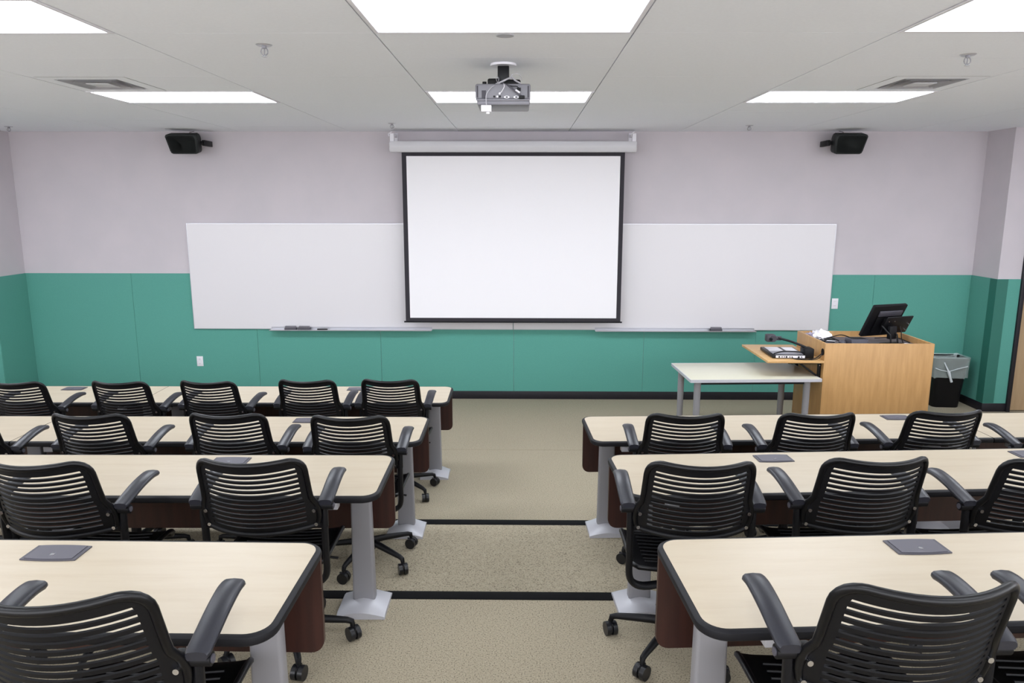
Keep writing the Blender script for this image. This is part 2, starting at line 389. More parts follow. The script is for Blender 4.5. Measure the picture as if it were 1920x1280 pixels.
# ------------------------------------------------------------------ wall speakers
def speaker(x, mir, label):
    t = thing('wall_speaker', label, 'speaker', (x, 8.3, 2.93), 0, 'black wall speakers')
    bm = bmesh.new(); n = 10
    # cabinet: front narrower at the bottom, barrel sides
    prof = [(-.19, .09), (-.155, -.085), (-.14, -.105), (.13, -.105), (.15, -.09), (.16, .06), (.14, .105), (-.16, .105)]
    def lay(y, s): return [bm.verts.new((mir*p*s, y, q*s)) for p, q in prof]
    Ls = [lay(-.1, .93), lay(-.09, 1), lay(.02, 1), lay(.1, .7)]
    for A, C in zip(Ls, Ls[1:]):
        for k in range(len(prof)): bm.faces.new((A[k], A[(k+1) % 8], C[(k+1) % 8], C[k]))
    bm.faces.new(Ls[0]); bm.faces.new(Ls[-1])
    bmesh.ops.bevel(bm, geom=bm.edges[:], offset=.008, segments=2, affect='EDGES')
    c = obj('cabinet', bm, mat('speaker_black', '#141a1a', .6), t); c.rotation_euler = (R(14), 0, 0)
    bm = bmesh.new(); vs = [bm.verts.new((mir*p*.86, -.104, q*.84)) for p, q in prof]; f = bm.faces.new(vs); bmesh.ops.solidify(bm, geom=[f], thickness=.004)
    gr = noisy('speaker_grille', [(.4, '#101313'), (.6, '#1b2120')], .8, 600, bst=.3); obj('grille', bm, gr, c)
    bm = bmesh.new(); box(bm, mir*.185-.018, mir*.185+.018, .0, .205, -.03, .03, bev=.005); cyl(bm, (min(mir*.15, mir*.19), .0, 0), .02, .04, 14, axis='x'); obj('wall_bracket', bm, m_black, t)
    obj('cable', T(smooth_path([(0, .09, .09), (-.01*mir, .12, .12), (.02*mir, .17, .139)], 4), .003, 6), m_black, t)
speaker(-3.66, 1, 'black speaker high on the front wall at the left')
speaker(3.52, -1, 'black speaker high on the front wall at the right')
# ------------------------------------------------------------------ screen
t = thing('projection_screen', 'pulled down white projection screen with black border hung before the whiteboards', 'projection screen', (0, 8.3, 0))
bm = bmesh.new(); pr = [(.06, 2.945), (-.045, 2.945), (-.06, 2.915), (-.06, 2.865), (-.04, 2.83), (.05, 2.83)]
a_ = [bm.verts.new((-1.43, y, z)) for y, z in pr]; b_ = [bm.verts.new((1.25, y, z)) for y, z in pr]
for k in range(6): bm.faces.new((a_[k], a_[(k+1) % 6], b_[(k+1) % 6], b_[k]))
bm.faces.new(a_); bm.faces.new(b_); bmesh.ops.bevel(bm, geom=bm.edges[:], offset=.006, segments=2, affect='EDGES'); obj('case', bm, m_case, t)
f = obj('screen_surface', B(-1.256, 1.084, -.001, .001, 1.003, 2.79), m_screen, t, smooth=False)
bm = bmesh.new()
for a in ((-1.306, -1.256, .963, 2.835), (1.084, 1.132, .963, 2.835), (-1.256, 1.084, 2.79, 2.835), (-1.256, 1.084, .963, 1.003)): box(bm, a[0], a[1], -.0012, .0012, a[2], a[3])
obj('screen_border', bm, m_sblack, t, smooth=False)
obj('bottom_bar', T([(-1.325, 0, .957), (1.15, 0, .957)], .009, 10), m_band, t)
for x in (-1.405, 1.225):
    bm = bmesh.new(); box(bm, x-.022, x+.022, .0, .2, 3.0, 3.03, bev=.004); box(bm, x-.022, x+.022, -.02, .02, 2.94, 3.03, bev=.004); box(bm, x-.03, x+.03, .2, .213, 2.93, 3.05, bev=.003)
    h = obj('wall_bracket', bm, m_white, t); obj('hook', T(smooth_path([(x-.03, -.02, 3.0), (x-.035, -.03, 3.02), (x-.02, -.03, 3.03), (x, -.02, 3.045)], 4), .006, 8), m_white, h)
# ------------------------------------------------------------------ whiteboards
def board(x0, x1, t0, t1, label):
    t = thing('whiteboard', label, 'whiteboard', (0, FY-PT, 0), 0, 'whiteboards on the front wall')
    obj('writing_surface', B(x0+.004, x1-.004, -.022, -.001, .842, 2.05), m_board, t, smooth=False)
    bm = bmesh.new()
    for a in ((x0, x0+.005, .837, 2.056), (x1-.005, x1, .837, 2.056), (x0+.005, x1-.005, 2.05, 2.056), (x0+.005, x1-.005, .837, .843)): box(bm, a[0], a[1], -.025, 0, a[2], a[3])
    obj('frame', bm, m_alu, t, smooth=False)
    bm = bmesh.new(); box(bm, t0, t1, -.11, -.02, .832, .838); box(bm, t0, t1, -.112, -.106, .832, .842); box(bm, t0, t1, -.026, -.022, .838, .865, bev=.001)
    obj('marker_tray', bm, m_alu, t, smooth=False)
board(-3.82, -.087, -2.91, -1.03, 'left whiteboard with two erasers on its tray')
board(-.083, 3.565, .865, 2.71, 'right whiteboard with one eraser on its tray')
def eraser(x, label):
    t = thing('board_eraser', label, 'eraser', (x, 8.43, .838), 0, 'erasers on the whiteboard trays')
    obj('felt_pad', B(-.068, .068, -.022, .022, 0, .024, bev=.003), m_felt, t); obj('grip', B(-.062, .062, -.018, .018, .024, .045, bev=.005), mat('grip', '#6e6b73', .5), t)
eraser(-2.67, 'grey eraser at the outer end of the left tray'); eraser(-2.51, 'grey eraser on the left tray, beside the marker'); eraser(2.255, 'grey eraser alone on the right tray')
o = obj('marker_pen', T([(-2.36, 8.43, .845), (-2.36+.1, 8.43, .845), (-2.24, 8.43, .845)], [.007, .007, .006], 10), m_black); tag(o, 'black marker lying on the left whiteboard tray', 'marker')
def plate(x, z, label, nm, y=FY-PT):
    t = thing(nm, label, 'wall outlet', (x, y, z)); obj('cover_plate', B(-.037, .037, -.006, 0, -.06, .06, bev=.002), m_white, t)
    for dz in (-.026, .026):
        s = obj('socket', B(-.017, .017, -.009, -.006, dz-.015, dz+.015, bev=.002), m_white, t)
        bm = bmesh.new()
        for dx in (-.006, .006): box(bm, dx-.001, dx+.001, -.0095, -.009, dz-.002, dz+.007)
        obj('slot', bm, m_dark, s, smooth=False)
plate(-3.79, .445, 'white power outlet low on the green wall under the left whiteboard', 'power_outlet')
plate(3.625, 1.15, 'white wall plate on the green wall beside the right whiteboard', 'wall_plate')
# ------------------------------------------------------------------ student desks
TH = .735
def make_desk(length, r_ends, hatches, legs):
    """aisle end at x=0, extends to +x; far edge y=0, near edge y=-0.53"""
    D = .53; r0, r1 = r_ends
    t = bpy.data.objects.new('desk', None); COL.objects.link(t); t.empty_display_size = .1
    e = .004
    bm = bmesh.new(); prism(bm, rrect(e, length-e, -D+e, -e, (max(r0-e, .002), max(r1-e, .002), max(r1-e, .002), max(r0-e, .002))), TH-.0305, TH)
    top = obj('tabletop', bm, m_maple, t, smooth=False)
    bm = bmesh.new(); pts = rrect(e, length-e, -D+e, -e, (max(r0-e, .002), max(r1-e, .002), max(r1-e, .002), max(r0-e, .002)))
    cx, cy = length/2, -D/2; rings = []
    n = len(pts); prof = [(0, -.031), (.010, -.031), (.016, -.026), (.018, -.015), (.016, -.006), (.009, -.0008), (0, -.0004)]
    for i, (x, y) in enumerate(pts):
        px, py = pts[i-1]; qx, qy = pts[(i+1) % n]; tx, ty = qx-px, qy-py; l = math.hypot(tx, ty) or 1; nx, ny = ty/l, -tx/l
        if (r0 < .01 and x < .02) or (r1 < .01 and x > length-.02): nx *= .06
        rings.append([bm.verts.new((x+nx*a, y+ny*a, TH+b)) for a, b in prof])
    for i in range(n):
        A, C = rings[i], rings[(i+1) % n]
        for k in range(len(prof)-1): bm.faces.new((A[k], A[k+1], C[k+1], C[k]))
    obj('edge_band', bm, m_band, top)
    bm = bmesh.new(); pl = rrect(.0, length-.0, .355, TH-.032, (.045 if r0 > .03 else .003, .045 if r1 > .03 else .003, .004, .004), 6)
    f0 = [bm.verts.new((x, -.03, z)) for x, z in pl]; f1 = [bm.verts.new((x, -.012, z)) for x, z in pl]; k = len(pl)
    for i in range(k): bm.faces.new((f0[i], f0[(i+1) % k], f1[(i+1) % k], f1[i]))
    bm.faces.new(f0); bm.faces.new(f1); obj('modesty_panel', bm, m_mahog, t, smooth=False)
    for lx, inner in legs:
        bm = bmesh.new(); lo = rrect(lx-.055, lx+.055, -.19, -.13, (.012,)*4, 3); hi = rrect(lx-.048, lx+.048, -.187, -.133, (.012,)*4, 3); k = len(lo)
        A = [bm.verts.new((x, y, .05)) for x, y in lo]; C = [bm.verts.new((x, y, TH-.045)) for x, y in hi]
        for i in range(k): bm.faces.new((A[i], A[(i+1) % k], C[(i+1) % k], C[i]))
        bm.faces.new(A[::-1]); bm.faces.new(C); leg = obj('leg', bm, m_silver, t)
        bm = bmesh.new(); N = 10                       # arched foot: thin at both x ends, high under the column
        rows = []
        for i in range(N+1):
            u = -1+2*i/N; x = lx+u*.118; h = .022+.038*(1-abs(u)**1.6); yn, yf = -.285-.0*abs(u), -.055
            yn2, yf2 = yn+.035, yf-.035
            rows.append([bm.verts.new(p) for p in ((x, yn, 0), (x, yn, h*.55), (x, yn2, h), (x, yf2, h), (x, yf, h*.55), (x, yf, 0))])
        for A, C in zip(rows, rows[1:]):
            for q in range(6): bm.faces.new((A[q], A[(q+1) % 6], C[(q+1) % 6], C[q]))
        bm.faces.new(rows[0]); bm.faces.new(rows[-1][::-1]); obj('foot', bm, m_silverl, leg, ang=50)
        bm = bmesh.new(); box(bm, lx+inner*.06-.02, lx+inner*.06+.02, -.49, -.05, TH-.066, TH-.031, bev=.003); obj('support_arm', bm, m_dark, leg)
        bm = bmesh.new(); box(bm, lx+inner*.06-.028, lx+inner*.06+.028, -.5, -.455, TH-.078, TH-.046, bev=.004); obj('end_cap', bm, m_silverl, leg)
    bm = bmesh.new(); box(bm, .1, length-.1, -.17, -.15, TH-.1, TH-.045, bev=.003); obj('crossbar', bm, m_dark, t)
    for hx in hatches:
        bm = bmesh.new(); pts = []
        for k in range(9): u = -1+k/4; pts.append((hx+u*.088, -.142-.006*(1-u*u)))
        for k in range(9): u = 1-k/4; pts.append((hx+u*.088, -.048+.006*(1-u*u)))
        prism(bm, pts, TH-.003, TH+.004); h = obj('cable_hatch', bm, m_hatch, t, ang=30)
        bm = bmesh.new(); prism(bm, [(hx+(x-hx)*.86, -.095+(y+.095)*.9) for x, y in pts], TH+.004, TH+.0065); hl = obj('hatch_lid', bm, mat('hatch_lid', '#55535c', .45), h, ang=30)
        obj('latch_button', CY((hx, -.115, TH+.0062), .008, .002, 14), m_bolt, h)
    return t
def place_desk(x, y, ang, lvl, side, label, length=2.44, ends=(.065, .004), hatches=(), legs=((.14, 1), (2.30, -1)), shift=0):
    """side=+1 right block (extends to +x), -1 left block (mirrored by construction)"""
    if side > 0: t = make_desk(length, ends, hatches, legs); ox = shift
    else:
        t = make_desk(length, ends[::-1], [length-h for h in hatches], [(length-a, -b) for a, b in legs]); ox = -length-shift
    a = R(ang); t.rotation_euler = (0, 0, a)
    t.location = (x+ox*math.cos(a), y+ox*math.sin(a), lvl*ST)
    tag(t, label, 'desk', 'long classroom desks'); return t
J = 2.437
place_desk(-.585, 6.165, .6, 0, -1, 'desk of the left block nearest the front wall, at the aisle', hatches=(.79,))
place_desk(-.585, 6.165, .6, 0, -1, 'desk of the left block nearest the front wall, away from the aisle', ends=(.004, .065), hatches=(.76,), legs=((.1, 1), (2.30, -1)), shift=J)
place_desk(-.61, 4.74, .5, 1, -1, 'second left desk from the front, aisle end, with three whole chairs behind', hatches=(.78,))
place_desk(-.61, 4.74, .5, 1, -1, 'second left desk from the front, at the left edge of the picture', ends=(.004, .065), hatches=(1.6,), legs=((.1, 1), (2.30, -1)), shift=J)
place_desk(-.635, 3.55, .6, 2, -1, 'third left desk from the front, with two chairs behind it', ends=(.065, .065), hatches=(.79,))
place_desk(-.652, 2.262, -.5, 3, -1, 'nearest desk of the left block, in the lower left foreground', ends=(.065, .065), hatches=(.825,))
place_desk(.418, 4.765, 2.6, 1, 1, 'farthest desk of the right block, at the aisle', hatches=(2.08,))
place_desk(.418, 4.765, 2.6, 1, 1, 'farthest desk of the right block, at the right picture edge', ends=(.004, .065), hatches=(1.6,), legs=((.1, 1), (2.30, -1)), shift=J)
place_desk(.447, 3.568, 3.6, 2, 1, 'middle desk of the right block, with two cable hatches', ends=(.065, .065), hatches=(.81, 2.14))
place_desk(.458, 2.30, 3.5, 3, 1, 'nearest desk of the right block, in the lower right foreground', ends=(.065, .065), hatches=(.83,))
# ------------------------------------------------------------------ chairs
def hw(z):
    """half width of the backrest shell at height z"""
    f = max(0, min(1, (.825-z)/.06)); b = .211+.02*f*f*(3-2*f)-.006*max(0, (z-.83)/.15)
    if z > .93:
        u = min(1, (z-.93)/.058); b -= .055*(1-math.sqrt(max(0, 1-u*u)))
    if z < .72: b -= .03*((.72-z)/.045)**2
    return b
def ys(x, z): return -.235-.32*max(0, z-.72)-.102*(1-(x/.235)**2) + .02*max(0,(.72-z)/.04)
def make_chair():
    t = thing('desk_chair', '', 'chair')
    # shell rows
    zs = [.676, .69, .703]; slots = []
    for k in range(12):
        zb = .713+k*.0208; slots.append((zb, zb+.0098)); zs += [zb, zb+.0098]
    zs += [.957, .966, .975, .982, .988]
    zs = sorted(set(round(z, 4) for z in zs))
    bm = bmesh.new(); NX = 16; grid = {}
    def cols(z):
        h = hw(z); L = min(h-.027, .19); L = max(L, .1)
        return [-h, -(h+L)/2]+[-L+2*L*i/NX for i in range(NX+1)]+[(h+L)/2, h]
    V = [[bm.verts.new((x, ys(x, z), z)) for x in cols(z)] for z in zs]
    for i in range(len(zs)-1):
        zm = (zs[i]+zs[i+1])/2; isl = any(a < zm < b for a, b in slots)
        for j in range(len(V[i])-1):
            if isl and 2 <= j < 2+NX: continue
            bm.faces.new((V[i][j], V[i][j+1], V[i+1][j+1], V[i+1][j]))
    bmesh.ops.recalc_face_normals(bm, faces=bm.faces[:])
    bmesh.ops.solidify(bm, geom=bm.faces[:], thickness=.006)
    def crown(bm):
        for v in bm.verts: v.co.z += (.018+.011*(v.co.x/.21)**2)*max(0, min(1, (v.co.z-.7)/.28))
    crown(bm); back = obj('backrest', bm, m_black, t, ang=40)
    # puffed rim
    zz = [.70+.23*i/8 for i in range(9)]+[.93+.058*math.sin(R(a)) for a in (15, 30, 45, 60, 75, 85)]
    left = [(-hw(z), ys(-hw(z), z), z) for z in zz]
    topx = hw(.9875); mid = [(-topx+2*topx*i/14, 0, .988) for i in range(1, 14)]; mid = [(x, ys(x, z), z) for x, _, z in mid]
    right = [(-x, y, z) for x, y, z in left[::-1]]
    bm = bmesh.new(); tube(bm, left+mid+right, .0115, 10); crown(bm); obj('rim', bm, m_rim, back, ang=60)
    bm = bmesh.new(); lo = []
    for i in range(17):
        x = -.222+.444*i/16; lo.append((x, ys(x, .684), .688-.006*(1-(x/.222)**2)))
    tube(bm, lo, .012, 8); obj('lower_lip', bm, m_black, back, ang=60)
    # seat: slotted pan with waterfall front
    bm = bmesh.new(); ysr = [-.2+.45*i/18 for i in range(19)]
    def sz(x, y): return .478+.016*(abs(x)/.225)**3-.05*max(0, (y-.15)/.1)**2+.012*max(0, (-.12-y)/.08)
    def sw(y): return .222-.03*max(0, (y-.17)/.08)**2-.02*max(0, (-.15-y)/.05)**2
    V = []
    for y in ysr:
        h = sw(y); V.append([bm.verts.new((x, y, sz(x, y))) for x in [-h, -h+.035]+[(-h+.035)+(2*h-.07)*i/10 for i in range(1, 10)]+[h-.035, h]])
    for i in range(18):
        for j in range(12):
            bm.faces.new((V[i][j], V[i][j+1], V[i+1][j+1], V[i+1][j]))
    bmesh.ops.solidify(bm, geom=bm.faces[:], thickness=.014)
    seat = obj('seat', bm, m_black, t, ang=50)
    bm = bmesh.new()
    rimp = [(-sw(y), y, sz(sw(y), y)-.006) for y in ysr]+[(x, .25, sz(x, .25)-.006) for x in (-.15, -.08, 0, .08, .15)]+[(sw(y), y, sz(sw(y), y)-.006) for y in ysr[::-1]]+[(x, -.2, sz(x, -.2)-.006) for x in (.12, 0, -.12)]
    tube(bm, rimp, .011, 8, closed=True); obj('seat_rim', bm, m_rim, seat, ang=60)
    bm = bmesh.new()
    for k in range(9):
        y = -.15+k*.034; tube(bm, [(x, y, sz(x, y)+.009) for x in (-.17, -.085, 0, .085, .17)], .0045, 6)
    obj('seat_rib', bm, m_black, seat)
    # U-frame that carries arms, back and seat
    bm = bmesh.new()
    hp = [(-.247, -.215, .80), (-.247, -.222, .74), (-.246, -.222, .66), (-.245, -.218, .55), (-.243, -.21, .47), (-.225, -.205, .43), (-.18, -.2, .412), (-.1, -.17, .405), (0, -.15, .405)]
    fp = smooth_path(hp+[(-x, y, z) for x, y, z in hp[-2::-1]], 3)
    tube(bm, fp, .0145, 8, rz=.02)
    for s in (-1, 1):
        xa, xb = sorted((s*.2, s*.262)); box(bm, xa, xb, -.236, -.214, .672, .79, bev=.006)
    frame = obj('frame', bm, m_black, t, ang=50)
    for s in (-1, 1):
        for z in (.694, .764): obj('bolt', CY((s*.218, ys(.218, z)-.012, z), .0075, .014, 12, axis='y'), m_bolt, frame)
    for s in (-1, 1):
        # pad: swept flat lozenge, arching up to the tip
        pth = smooth_path([(s*.262, -.262, .797), (s*.264, -.2, .815), (s*.264, -.12, .834), (s*.262, -.04, .842), (s*.261, .008, .838)], 4)
        n = len(pth); bm = bmesh.new(); rings = []
        for i, p in enumerate(pth):
            u = i/(n-1); wd = .0305+.002*u
            if i == 0: wd *= .86
            if i == n-1: wd *= .88
            prof = [(-1, -.3), (-.96, .1), (-.75, .42), (0, .55), (.75, .42), (.96, .1), (1, -.3), (.8, -.8), (-.8, -.8)]
            rings.append([bm.verts.new((p.x+a*wd, p.y, p.z+b*.017)) for a, b in prof])
        for A, C in zip(rings, rings[1:]):
            for k in range(9): bm.faces.new((A[k], A[(k+1) % 9], C[(k+1) % 9], C[k]))
        bm.faces.new(rings[0]); bm.faces.new(rings[-1][::-1])
        arm = obj('armrest', bm, m_arm, t, ang=50)
        bm = bmesh.new(); xa, xb = sorted((s*.236, s*.288)); cyl(bm, (xa, -.235, .772), .018, xb-xa, 14, axis='x')
        box(bm, s*.262-.016, s*.262+.016, -.25, -.17, .785, .806, bev=.004); obj('hinge', bm, m_black, arm)
        obj('hinge_cap', CY((xa-.004 if s < 0 else xb-.002, -.235, .772), .011, .006, 12, axis='x'), m_hatch, arm)
    bm = bmesh.new(); box(bm, -.09, .09, -.17, .1, .40, .455, bev=.012); tube(bm, [(.05, .0, .42), (.2, .02, .415), (.235, .02, .41)], .006, 8); obj('seat_mechanism', bm, m_dark, t)
    bm = bmesh.new(); cyl(bm, (0, 0, .1), .028, .16, 18); cyl(bm, (0, 0, .26), .016, .15, 14); obj('gas_column', bm, m_black, t)
    star = bpy.data.objects.new('tmp', None)
    bm = bmesh.new(); cyl(bm, (0, 0, .075), .04, .07, 18, r2=.034)
    for k in range(5):
        a = R(72*k); c, s = math.cos(a), math.sin(a)
        tube(bm, [(c*q, s*q, z) for q, z in ((.02, .125), (.1, .12), (.2, .108), (.262, .1), (.283, .092), (.288, .07))], [.022, .02, .017, .0145, .014, .011], 8)
    base_ = obj('star_base', bm, m_black, t, ang=50)
    for k in range(5):
        bm = bmesh.new()
        for dx in (-.026, .005):
            cyl(bm, (dx, 0, .0325), .0325, .021, 20, axis='x')
        bmesh.ops.bevel(bm, geom=[e for e in bm.edges if len(e.link_faces) == 2 and e.calc_face_angle(0) > 1], offset=.003, segments=2, affect='EDGES')
        tube(bm, [(0, .0, .04), (0, .0, .075)], .007, 8); box(bm, -.004, .004, -.026, .026, .022, .064, bev=.003)
        c = obj('castor', bm, m_castor, base_, ang=35); a = R(72*k); c.location = (.288*math.cos(a), .288*math.sin(a), 0); c.rotation_euler = (0, 0, a+R(35+50*k))
    bpy.data.objects.remove(star)
    return t
ch0 = make_chair(); used = [0]
CH_ALL = [
 ('R3a', .696, 3.058, .4, 160, 2, 'black chair in the middle row of the right block, nearest the aisle'),
 ('R3b', 1.374, 3.114, 3.7, 20, 2, 'black chair in the middle row of the right block, second from the aisle'),
 ('R3c', 2.066, 3.112, 3.3, 50, 2, 'black chair of the right block cut by the right picture edge, middle row'),
 ('R2a', .90, 4.234, .5, 196, 1, 'black chair in the far row of the right block, nearest the aisle'),
 ('R2b', 1.609, 4.255, 3., 40, 1, 'black chair in the far row of the right block, second from the aisle'),
 ('R2c', 2.328, 4.314, 4.7, 10, 1, 'black chair in the far row of the right block, in front of the lectern'),
 ('R2d', 3.059, 4.298, 3., 10, 1, 'black chair at the far right picture edge, far row of the right block'),
 ('R4a', .895, 1.87, 2.4, 60, 3, 'large black chair in the lower right foreground behind the nearest desk'),
 ('R4b', 1.581, 1.899, 3., 60, 3, 'black chair in the right foreground of which only one armrest shows'),
 ('L4a', -1.025, 1.802, 1.9, 20, 3, 'large black chair in the lower left foreground behind the nearest desk'),
 ('L3a', -1.853, 3.026, -1.3, 60, 2, 'black chair of the third left row, at the left picture edge'),
 ('L3b', -1.054, 3.065, .8, 7, 2, 'black chair of the third left row, nearest the aisle'),
 ('L2a', -3.067, 4.152, 0., 20, 1, 'black chair of the second left row, cut by the left picture edge'),
 ('L2b', -2.332, 4.179, -1., 20, 1, 'black chair of the second left row, third from the aisle'),
 ('L2c', -1.59, 4.198, -.7, 20, 1, 'black chair of the second left row, second from the aisle'),
 ('L2d', -.916, 4.166, -.8, 36, 1, 'black chair of the second left row, nearest the aisle'),
 ('L1a', -3.648, 5.507, -1.9, 20, 0, 'black chair of the front left row, cut by the left picture edge'),
 ('L1b', -2.896, 5.524, -2.6, 20, 0, 'black chair of the front left row, fourth from the aisle'),
 ('L1c', -2.251, 5.544, -4.3, 20, 0, 'black chair of the front left row, third from the aisle'),
 ('L1d', -1.557, 5.591, -1.5, 20, 0, 'black chair of the front left row, second from the aisle'),
 ('L1e', -.95, 5.614, -1.7, 30, 0, 'black chair of the front left row, nearest the aisle'),
]
for i, (k, x, y, rz, star, lv, lab) in enumerate(CH_ALL):
    o = ch0 if i == 0 else copy_tree(ch0)
    o.location = (x, y, lv*ST); o.rotation_euler = (0, 0, R(rz)); o['label'] = lab; o['group'] = 'black slotted desk chairs'
    for c in bpy.data.objects:
        if c.parent == o and c.name.startswith('star_base'): c.rotation_euler = (0, 0, R(star-rz))
# ------------------------------------------------------------------ front table
t = thing('side_table', 'grey topped table with round silver legs standing beside the lectern', 'table', (1.5, 6.42, 0), R(2.6))
obj('tabletop', B(.02, 1.2, 0, .7, .715, .74, bev=.004), m_lam, t)
for x, y in ((.1, .07), (1.1, .07), (.1, .63), (1.1, .63)):
    leg = obj('leg', CY((x, y, .012), .027, .7, 20, r2=.031), m_silver, t); obj('leg_foot', CY((x, y, 0), .024, .012, 16), m_black, leg)
bm = bmesh.new(); box(bm, .1, 1.1, .06, .08, .68, .714); box(bm, .1, 1.1, .62, .64, .68, .714); obj('apron_rail', bm, m_dark, t)
bm = bmesh.new(); pts = rrect(.014, 1.206, -.006, .706, (.012,)*4, 3); pi = rrect(.021, 1.199, .001, .699, (.01,)*4, 3); k = len(pts)
for z0, z1 in ((.714, .7405),):
    a = [bm.verts.new((x, y, z0)) for x, y in pts]; b = [bm.verts.new((x, y, z1)) for x, y in pts]; c = [bm.verts.new((x, y, z1)) for x, y in pi]; e = [bm.verts.new((x, y, z0)) for x, y in pi]
    for i in range(k):
        j = (i+1) % k
        for q in ((a, b), (b, c), (c, e), (e, a)): bm.faces.new((q[0][i], q[0][j], q[1][j], q[1][i]))
obj('edge_band', bm, mat('grey_edge', '#b9b9bf', .4), t)
# ------------------------------------------------------------------ lectern
LX0, LX1, LY0, LY1, LZ = 2.735, 3.71, 6.54, 7.22, 1.05
t = thing('lectern', 'oak veneered teaching lectern with recessed top and flip up side shelf', 'lectern', (LX0, LY0, 0))
W, D = LX1-LX0, LY1-LY0; th = .02
obj('front_panel', B(0, W, 0, th, 0, LZ, bev=.001), m_oak, t)
bm = B(0, th, th+.001, D-th-.001, .0, LZ, bev=.001); sp = obj('side_panel', bm, m_oak, t); obj('side_panel', B(W-th, W, th+.001, D-th-.001, 0, LZ, bev=.001), m_oak, t)
obj('back_panel', B(0, W, D-th, D, .0, LZ, bev=.001), m_oak, t)
obj('worktop', B(th+.001, W-th-.001, th+.001, D-th-.001, .975, .995), mat('lectern_top', '#5d5a60', .5), t, smooth=False)
bm = CY((-.003, .045, .965), .032, .004, 24, axis='x'); gm = obj('cable_grommet', bm, m_black, sp)
bm = bmesh.new(); vs = box(bm, -.51, -.004, -.01, .78, .872, .892, bev=.001); sh = obj('side_shelf', bm, m_oakh, t)
for y in (.06, .6):
    bm = bmesh.new(); box(bm, -.03, -.004, y-.012, y+.012, .70, .871, bev=.002); box(bm, -.3, -.03, y-.01, y+.01, .852, .871, bev=.002)
    tube(bm, [(-.018, y, .73), (-.2, y, .86)], .009, 8); b_ = obj('shelf_bracket', bm, m_black, t)
    obj('bracket_screw', CY((-.017, y-.0145, .84), .004, .003, 8, axis='y'), m_bolt, b_)
# document camera on the shelf
t = thing('document_camera', 'black and white document camera folded flat on the lectern shelf', 'document camera', (2.3, 6.63, .892), R(-2))
vs = None
bm = bmesh.new(); vs = box(bm, 0, .31, 0, .40, .006, .034, bev=.006); dc = obj('base_unit', bm, m_dark, t)
obj('light_panel', B(.03, .155, .2, .37, .034, .037), m_white, dc); obj('light_panel', B(.185, .29, .2, .37, .034, .037), m_white, dc); obj('centre_strip', B(.02, .29, .03, .19, .034, .038, bev=.001), m_grey, dc)
r_ = obj('rear_connector_panel', B(.03, .29, -.004, .001, .009, .031), m_white, dc)
for i, x in enumerate((.06, .085, .105, .125, .155, .175, .235, .26)): obj('connector', CY((x, -.008, .019), .0055 if i % 3 else .008, .005, 10, axis='y'), m_dark, r_)
bm = bmesh.new(); box(bm, .285, .375, .0, .13, .0, .095, bev=.012); obj('arm_pivot', bm, m_black, t)
cable([(.34, .06, .085), (.28, .1, .11), (.2, .16, .135), (.13, .2, .15), (.08, .22, .16)], .011, m_black, t, 'camera_arm')
bm = bmesh.new(); box(bm, .0, .085, .2, .28, .115, .185, bev=.012); cyl(bm, (.06, .185, .15), .028, .02, 18, axis='y'); cyl(bm, (.085, .22, .15), .02, .05, 14, axis='x'); hd = obj('camera_head', bm, mat('doc_head', '#3b3940', .5), t)
obj('lens', CY((.035, .182, .145), .014, .02, 16, axis='y'), m_glass, hd)
cable([(.02, .03, .04), (.1, .06, .055), (.2, .05, .058), (.3, .03, .055)], .006, m_black, t, 'lamp_arm')
o = obj('power_cable', T(smooth_path([(2.47, 6.605, .905), (2.5, 6.58, .899), (2.56, 6.565, .8985), (2.62, 6.57, .90), (2.68, 6.575, .915), (2.729, 6.583, .955)], 6), .0045, 6), m_black); tag(o, 'black cable running from the document camera into the lectern side hole', 'cable')
o = obj('power_cable', T(smooth_path([(2.52, 6.605, .905), (2.57, 6.585, .8985), (2.64, 6.555, .8985), (2.7, 6.555, .92), (2.729, 6.578, .965)], 6), .0035, 6), m_black); tag(o, 'thinner black cable looping on the shelf beside the lectern side hole', 'cable')
# monitor seen from behind, tilted
WZ = .995
t = thing('monitor', 'black monitor seen from behind tilted on a bracket on the lectern', 'monitor', (3.43, 6.86, WZ), R(20))
bm = bmesh.new(); box(bm, -.2, .19, -.018, .018, -.17, .17, bev=.008); pn = obj('display_housing', bm, m_black, t); pn.location = (-.0, .05, .215); pn.rotation_euler = (R(26), 0, 0)
obj('screen_panel', B(-.185, .175, .018, .021, -.15, .155), m_glass, pn, smooth=False)
bm = bmesh.new(); box(bm, -.12, .15, -.032, -.017, .06, .115, bev=.005); obj('back_ridge', bm, m_hatch, pn)
bm = bmesh.new(); box(bm, -.12, .12, -.03, -.016, -.12, .055, bev=.01); obj('rear_bulge', bm, m_black, pn)
bm = bmesh.new(); box(bm, -.06, .25, -.085, -.07, -.10, .085, bev=.008); box(bm, -.04, .04, -.07, -.028, -.06, .04, bev=.004); mp_ = obj('mount_plate', bm, m_dark, pn)
for x, z in ((-.03, .04), (.04, .04), (.225, .0), (.225, -.07), (.0, -.03)): obj('screw', CY((x, -.09, z), .005, .005, 8, axis='y'), m_bolt, mp_)
bm = bmesh.new()
for x in (-.035, .045):
    tube(bm, [(x-.03, .0, .17), (x, -.08, .09), (x+.005, -.09, .01)], .008, 8)
box(bm, -.03, .05, -.07, -.03, .05, .17, bev=.006); obj('stand_arm', bm, m_black, t)
obj('stand_foot', B(-.09, .12, -.13, -.01, 0, .012, bev=.003), m_black, t)
obj('cable', T(smooth_path([(.13, .0, .2), (.14, -.03, .12), (.135, -.05, .05), (.15, -.06, .004)], 5), .004, 6), m_black, t)
